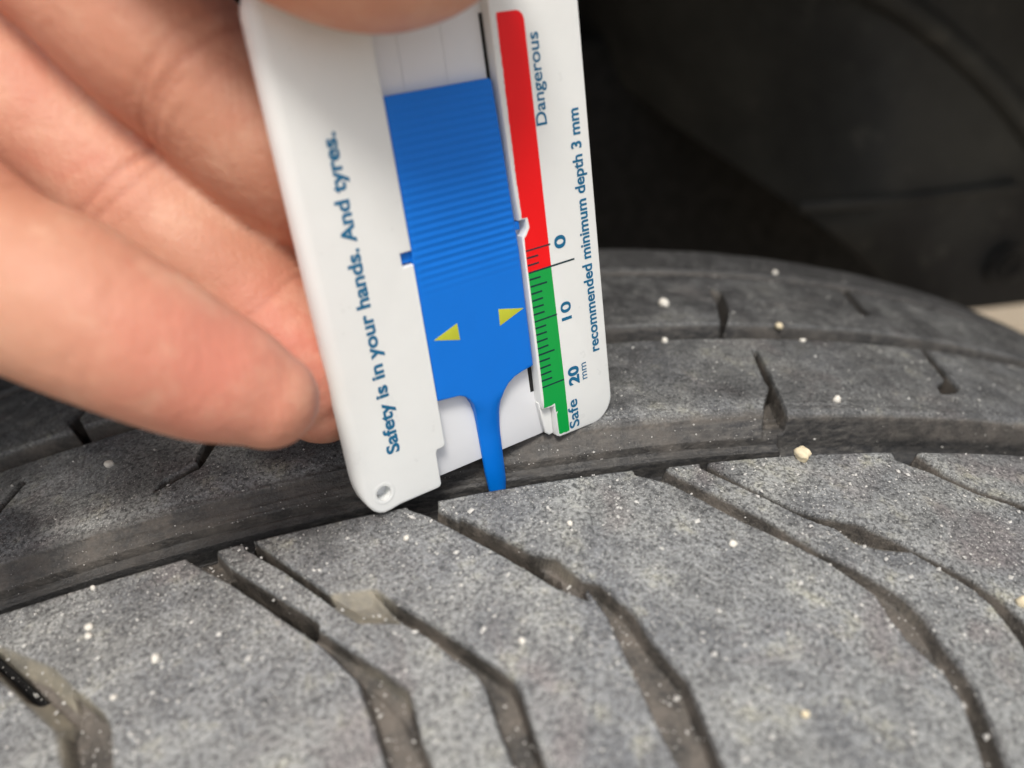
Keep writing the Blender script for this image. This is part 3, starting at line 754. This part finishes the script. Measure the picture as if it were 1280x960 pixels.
def limb(pts_, flat=1.0, flat_dir=None, tip=True, n=28):
    """tapering limb with hemispherical ends; flat squeezes it along flat_dir"""
    path, rad = chain(pts_)
    # rounded ends
    d0 = path[0]-path[1]; d0 /= np.linalg.norm(d0); d1_ = path[-1]-path[-2]; d1_ /= np.linalg.norm(d1_)
    st = [(path[0]+d0*rad[0]*math.sin(a), rad[0]*math.cos(a)) for a in (1.5, 1.2, .8, .4)]
    en = [(path[-1]+d1_*rad[-1]*math.sin(a), rad[-1]*math.cos(a)) for a in (.3, .6, .9, 1.15, 1.35, 1.5)]
    allp = st+list(zip(path, rad))+en
    base_i = len(hv); k_ = len(allp)
    fd = np.array(flat_dir if flat_dir is not None else R_CAM[:, 2])
    for i, (p, r) in enumerate(allp):
        t = allp[min(i+1, k_-1)][0]-allp[max(i-1, 0)][0]; t /= np.linalg.norm(t)+1e-9
        w = fd-t*(fd@t); w /= np.linalg.norm(w); u = np.cross(t, w)
        for j in range(n):
            a = 2*math.pi*j/n; hv.append(p+u*math.cos(a)*r+w*math.sin(a)*r*flat)
    for i in range(k_-1):
        for j in range(n): a = base_i+i*n+j; b = base_i+i*n+(j+1) % n; hf.append((a, b, b+n, a+n))
    hf.append(tuple(base_i+j for j in range(n))[::-1]); hf.append(tuple(base_i+(k_-1)*n+j for j in range(n)))
K = R_CAM
def Q(x, y, z): return P_CAM+K@np.array([x, y, z], float)     # camera-side millimetres
index_ = [(Q(-98, -86, 92), 10.5), (Q(-72, -66, 95), 9.6), (C_(70, -75, 91.5), 9.9), (C_(170, 25, 93), 9.7), (C_(262, 112, 96), 9.3), (C_(350, 195, 100.5), 9.4), (C_(430, 262, 107.5), 8.2), (C_(478, 300, 108.5), 6.6)]
middle_ = [(Q(-102, -66, 92), 10.5), (Q(-80, -48, 94), 9.4), (C_(-30, 84, 100), 9.9), (C_(55, 149, 102), 10.0), (C_(140, 220, 103.5), 9.8), (C_(235, 310, 104.5), 9.9), (C_(312, 382, 105.5), 8.9), (C_(372, 452, 105), 8.2), (C_(402, 496, 107.5), 6.2)]
ring_ = [(Q(-104, -48, 88), 10), (Q(-84, -32, 86), 9.2), (Q(-66, -22, 83), 9.2), (C_(-20, 331, 82), 9.0), (C_(75, 377, 81), 8.8), (C_(160, 420, 82), 8.2), (C_(240, 459, 85), 7.5), (C_(295, 481, 87), 6.7), (C_(335, 499, 88.4), 5.5)]
little_ = [(Q(-104, -32, 86), 8.8), (Q(-90, -14, 84), 8), (Q(-78, -2, 83), 7.6), (Q(-70, 8, 88), 7.0), (Q(-72, 10, 97), 6.4), (Q(-80, 6, 101), 5.6)]
thumb_ = [(Q(-128, -92, 84), 16), (Q(-100, -92, 76), 13.5), (Q(-74, -80, 72), 11), (Q(-50, -66, 72), 10.2), (C_(250, -205, 75), 9.6), (C_(420, -108, 78), 10.2), (C_(510, -98, 80.2), 9.8), (C_(578, -122, 81.5), 8.2)]
for ch_ in (index_, middle_, ring_, little_): limb(ch_, 1.0)
limb(thumb_, .85)
limb([(Q(-108, -84, 94), 12), (Q(-130, -84, 92), 15), (Q(-160, -96, 84), 19)], .8)
limb([(Q(-108, -66, 93), 12), (Q(-130, -70, 92), 15), (Q(-160, -92, 84), 19)], .8)
limb([(Q(-108, -48, 89), 12), (Q(-132, -58, 90), 14), (Q(-160, -88, 84), 18)], .8)
limb([(Q(-108, -33, 87), 10.5), (Q(-134, -46, 88), 13), (Q(-162, -84, 84), 17)], .8)
limb([(Q(-156, -92, 84), 21), (Q(-185, -104, 74), 23), (Q(-225, -118, 56), 25), (Q(-300, -140, 20), 32)], .78)
def dirn(a, b): return np.array(b)-np.array(a)
ia, ib = C_(240, 92, 93), C_(300, 150, 93)
ma, mb = C_(120, 200, 90), C_(180, 258, 90)
CREASES = [
    (C_(262, 100, 94), dirn(ia, ib), 0.44, 0.19, 15), (C_(244, 82, 94), dirn(ia, ib), 0.32, 0.10, 14), (C_(285, 130, 94), dirn(ia, ib), 0.32, 0.06, 12),
    (C_(120, 196, 90), dirn(ma, mb), 0.44, 0.21, 15), (C_(142, 216, 90), dirn(ma, mb), 0.40, 0.17, 15), (C_(165, 238, 90), dirn(ma, mb), 0.32, 0.06, 12),
    (C_(328, 372, 95), dirn(ma, mb), 0.44, 0.20, 14), (C_(318, 360, 95), dirn(ma, mb), 0.32, 0.10, 12),
    (C_(120, 395, 74), dirn(C_(75, 372, 80), C_(160, 415, 81)), .4, .05, 14), (C_(140, 404, 74), dirn(C_(75, 372, 80), C_(160, 415, 81)), .35, .05, 14),
]
FLUSH = [(C_(270, 465, 79), 11, .8), (C_(380, 470, 97), 13, .75), (C_(60, 30, 90), 16, .25), (C_(330, 60, 95), 12, .3), (C_(30, 200, 90), 12, .35), (C_(480, 0, 70), 9, .15)]

hm = simple_mesh('hand_raw', [tuple(v) for v in hv], hf, True)
raw = bpy.data.objects.new('hand_raw', hm); col.objects.link(raw)
md = raw.modifiers.new('r', 'REMESH'); md.mode = 'VOXEL'; md.voxel_size = .00062; md.use_smooth_shade = True
sm_ = raw.modifiers.new('s', 'SMOOTH'); sm_.factor = .5; sm_.iterations = 7
dg = bpy.context.evaluated_depsgraph_get(); dg.update()
me = bpy.data.meshes.new_from_object(raw.evaluated_get(dg)); bpy.data.objects.remove(raw)
me.name = 'hand'
n = len(me.vertices); co = np.zeros(n*3, np.float32); me.vertices.foreach_get('co', co); co = co.reshape(-1, 3)/S
no = np.zeros(n*3, np.float32); me.vertices.foreach_get('normal', no); no = no.reshape(-1, 3)
crease = np.zeros(n); flush = np.zeros(n); disp = np.zeros(n)
facing = np.clip(-(no@R_CAM[:, 2])*1.6+.3, 0, 1)
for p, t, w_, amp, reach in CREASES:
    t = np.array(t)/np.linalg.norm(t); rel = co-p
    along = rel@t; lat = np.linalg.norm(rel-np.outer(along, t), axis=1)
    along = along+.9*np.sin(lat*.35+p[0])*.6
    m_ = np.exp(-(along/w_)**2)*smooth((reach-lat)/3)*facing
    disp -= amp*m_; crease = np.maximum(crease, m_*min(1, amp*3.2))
for p, r_, s_ in FLUSH:
    flush = np.maximum(flush, s_*np.exp(-(np.linalg.norm(co-p, axis=1)/r_)**2))
co = co+no*disp[:, None]
me.vertices.foreach_set('co', (co*S).astype(np.float32).ravel())
for an, arr in (('crease', crease), ('flush', flush)):
    at = me.attributes.new(an, 'FLOAT', 'POINT'); at.data.foreach_set('value', arr.astype(np.float32))
me.polygons.foreach_set('use_smooth', [True]*len(me.polygons)); me.update()
me.materials.clear()
hand = link('hand', me, M['skin'])
tag(hand, 'bare hand from the upper left pinching the gauge between thumb and fingers', 'hand')
print('hand verts', n)
# ------------------------------------------------------------------ stones and grit lying on the tread
def blob(seed, squash=.75, sub=2, rough_=.22):
    import bmesh
    bm = bmesh.new(); bmesh.ops.create_icosphere(bm, subdivisions=sub, radius=1)
    r = random.Random(seed); off = Vector((r.random()*50, r.random()*50, r.random()*50))
    for v in bm.verts:
        k_ = 1+rough_*2*noise.noise(v.co*1.1+off)+rough_*.8*noise.noise(v.co*3+off)
        v.co = Vector((v.co.x*k_, v.co.y*k_*.9, v.co.z*k_*squash))*S
    me_ = bpy.data.meshes.new('pebble'); bm.to_mesh(me_); bm.free()
    me_.polygons.foreach_set('use_smooth', [sub > 1]*len(me_.polygons)); return me_
hf_a = av; hf_s = sv
def height_at(a, s_):
    i = min(max(int(np.searchsorted(av, a)), 0), na-1); j = min(max(int(np.searchsorted(sv, s_)), 0), ns-1)
    return pts[i, j], nrm[i, j], h[i, j]
PEBBLES = [
    (32.4, -.7, 1.25, 'cream', 'largest cream stone, angular, perched on the rim of the main groove right of the gauge'),
    (29.4, 46.6, 1.05, 'pebble', 'pale brown blurred stone on the far rib just right of the gauge'),
    (46.2, 12.8, .75, 'pebble', 'round white pebble on the middle rib near its edge, above the cream stone'),
    (-67.3, 24.7, .75, 'pebble', 'round white pebble on the middle rib under the ring finger at far left'),
    (14.9, -15.2, .55, 'pebble', 'white pebble on the near block right of centre, between two slanting grooves'),
    (-64.0, -8.4, .55, 'pebble', 'lower of the two touching white pebbles on the left near block'),
    (-64.3, -7.0, .55, 'pebble', 'upper of the two touching white pebbles on the left near block'),
    (-55.4, -14.7, .62, 'pebble', 'white pebble alone in the middle of the left near block'),
    (51.0, 32.1, .6, 'pebble', 'white pebble on the far edge of the middle rib, right of the sipe'),
    (24.0, 32.3, .6, 'pebble', 'white pebble on the far edge of the middle rib, just right of the gauge'),
    (49.8, 38.9, .9, 'cream', 'tan crumb of stone lodged in the far groove beyond the middle rib'),
    (64.2, 66.0, .6, 'pebble', 'small white pebble near the far shoulder of the tyre'),
    (-65.0, -.6, .4, 'pebble', 'small white pebble on the rim of the main groove at far left'),
    (-14.3, -23.9, .42, 'pebble', 'small white pebble on the block in the lower middle, right of a wide groove'),
    (-25.1, -5.7, .42, 'pebble', 'small white pebble just below the corner of the gauge with the hole'),
    (-4.5, -8.2, .42, 'pebble', 'small white pebble right of the blue probe, above a slanting groove'),
    (52.8, -.9, .4, 'pebble', 'small white pebble on the rim of the main groove at far right'),
    (48.3, -28.1, .8, 'cream', 'yellowish stone in the slanting groove at the right edge of the picture'),
    (12.7, -38.0, .5, 'cream', 'yellowish pebble near the bottom of the picture, right of centre'),
    (32.0, -38.6, .4, 'pebble', 'left one of a pair of tiny pebbles in the lower right groove'),
    (32.9, -39.2, .4, 'pebble', 'right one of a pair of tiny pebbles in the lower right groove'),
    (-59.7, -18.1, .42, 'pebble', 'small white pebble beside the wide groove at the lower left'),
]
variants = [blob(3+i, .72+.1*(i % 3)) for i in range(5)]
for i, (a, s_, r_, mt, lb) in enumerate(PEBBLES):
    p, nn_, hh_ = height_at(a, s_)
    me_ = blob(40, .8, 3, .2) if i == 0 else variants[i % 5].copy()
    o = link('pebble', me_, M[mt]); q = p+nn_*r_*.5
    o.location = [c*S for c in q]; o.scale = (r_,)*3
    o.rotation_euler = (random.random()*.5, random.random()*.5, random.random()*6)
    tag(o, lb, 'pebble', 'stones lying on the tyre tread')
# grit: thousands of grains, one mesh
N = 10500
ga_ = rng.uniform(-100, 135, N*2); u_ = rng.random(N*2)
gs_ = np.where(u_ < .62, rng.uniform(-55, 1, N*2), np.where(u_ < .9, rng.uniform(8, 34, N*2), rng.uniform(38, 70, N*2)))
dens = vnoise(ga_, gs_, 7, 77)+.5
keep_ = rng.random(N*2) < dens*1.1
ga_, gs_ = ga_[keep_][:N], gs_[keep_][:N]
# a dotted line of grains caught on the ledge of the main groove
ledge = rng.random(len(ga_)) < .03; gs_ = np.where(ledge & (ga_ < 34), 7.75+rng.normal(0, .12, len(ga_)), gs_)
sz = np.clip(rng.lognormal(-2.55, .6, len(ga_)), .03, .38)*np.where(gs_ < 3, 1.25, .75)
ii = np.clip(np.searchsorted(av, ga_), 1, na-2); jj = np.clip(np.searchsorted(sv, gs_), 1, ns-2)
pp = pts[ii, jj]; nn2 = nrm[ii, jj]
octa = np.array([(1, 0, 0), (0, 1, 0), (-1, 0, 0), (0, -1, 0), (0, 0, 1), (0, 0, -1)], float)
of = np.array([(0, 1, 4), (1, 2, 4), (2, 3, 4), (3, 0, 4), (1, 0, 5), (2, 1, 5), (3, 2, 5), (0, 3, 5)])
n_g = len(pp)
jitv = octa[None]*rng.uniform(.6, 1.25, (n_g, 6, 1))
an_ = rng.uniform(0, 6.28, n_g); ca, sa_ = np.cos(an_), np.sin(an_); tl = rng.uniform(-.6, .6, n_g)
x_ = jitv[..., 0]*ca[:, None]-jitv[..., 1]*sa_[:, None]; y_ = jitv[..., 0]*sa_[:, None]+jitv[..., 1]*ca[:, None]; z_ = jitv[..., 2]*.8+x_*tl[:, None]
gv = np.stack([x_, y_, z_], -1)*sz[:, None, None]+(pp+nn2*sz[:, None]*.35)[:, None, :]
gf = (of[None]+np.arange(n_g)[:, None, None]*6).reshape(-1, 3)
grit = link('grit', np_mesh('grit', gv.reshape(-1, 3), gf, False), M['grit'], kind='stuff')
grit['label'] = 'fine pale grit scattered over the dusty tread'
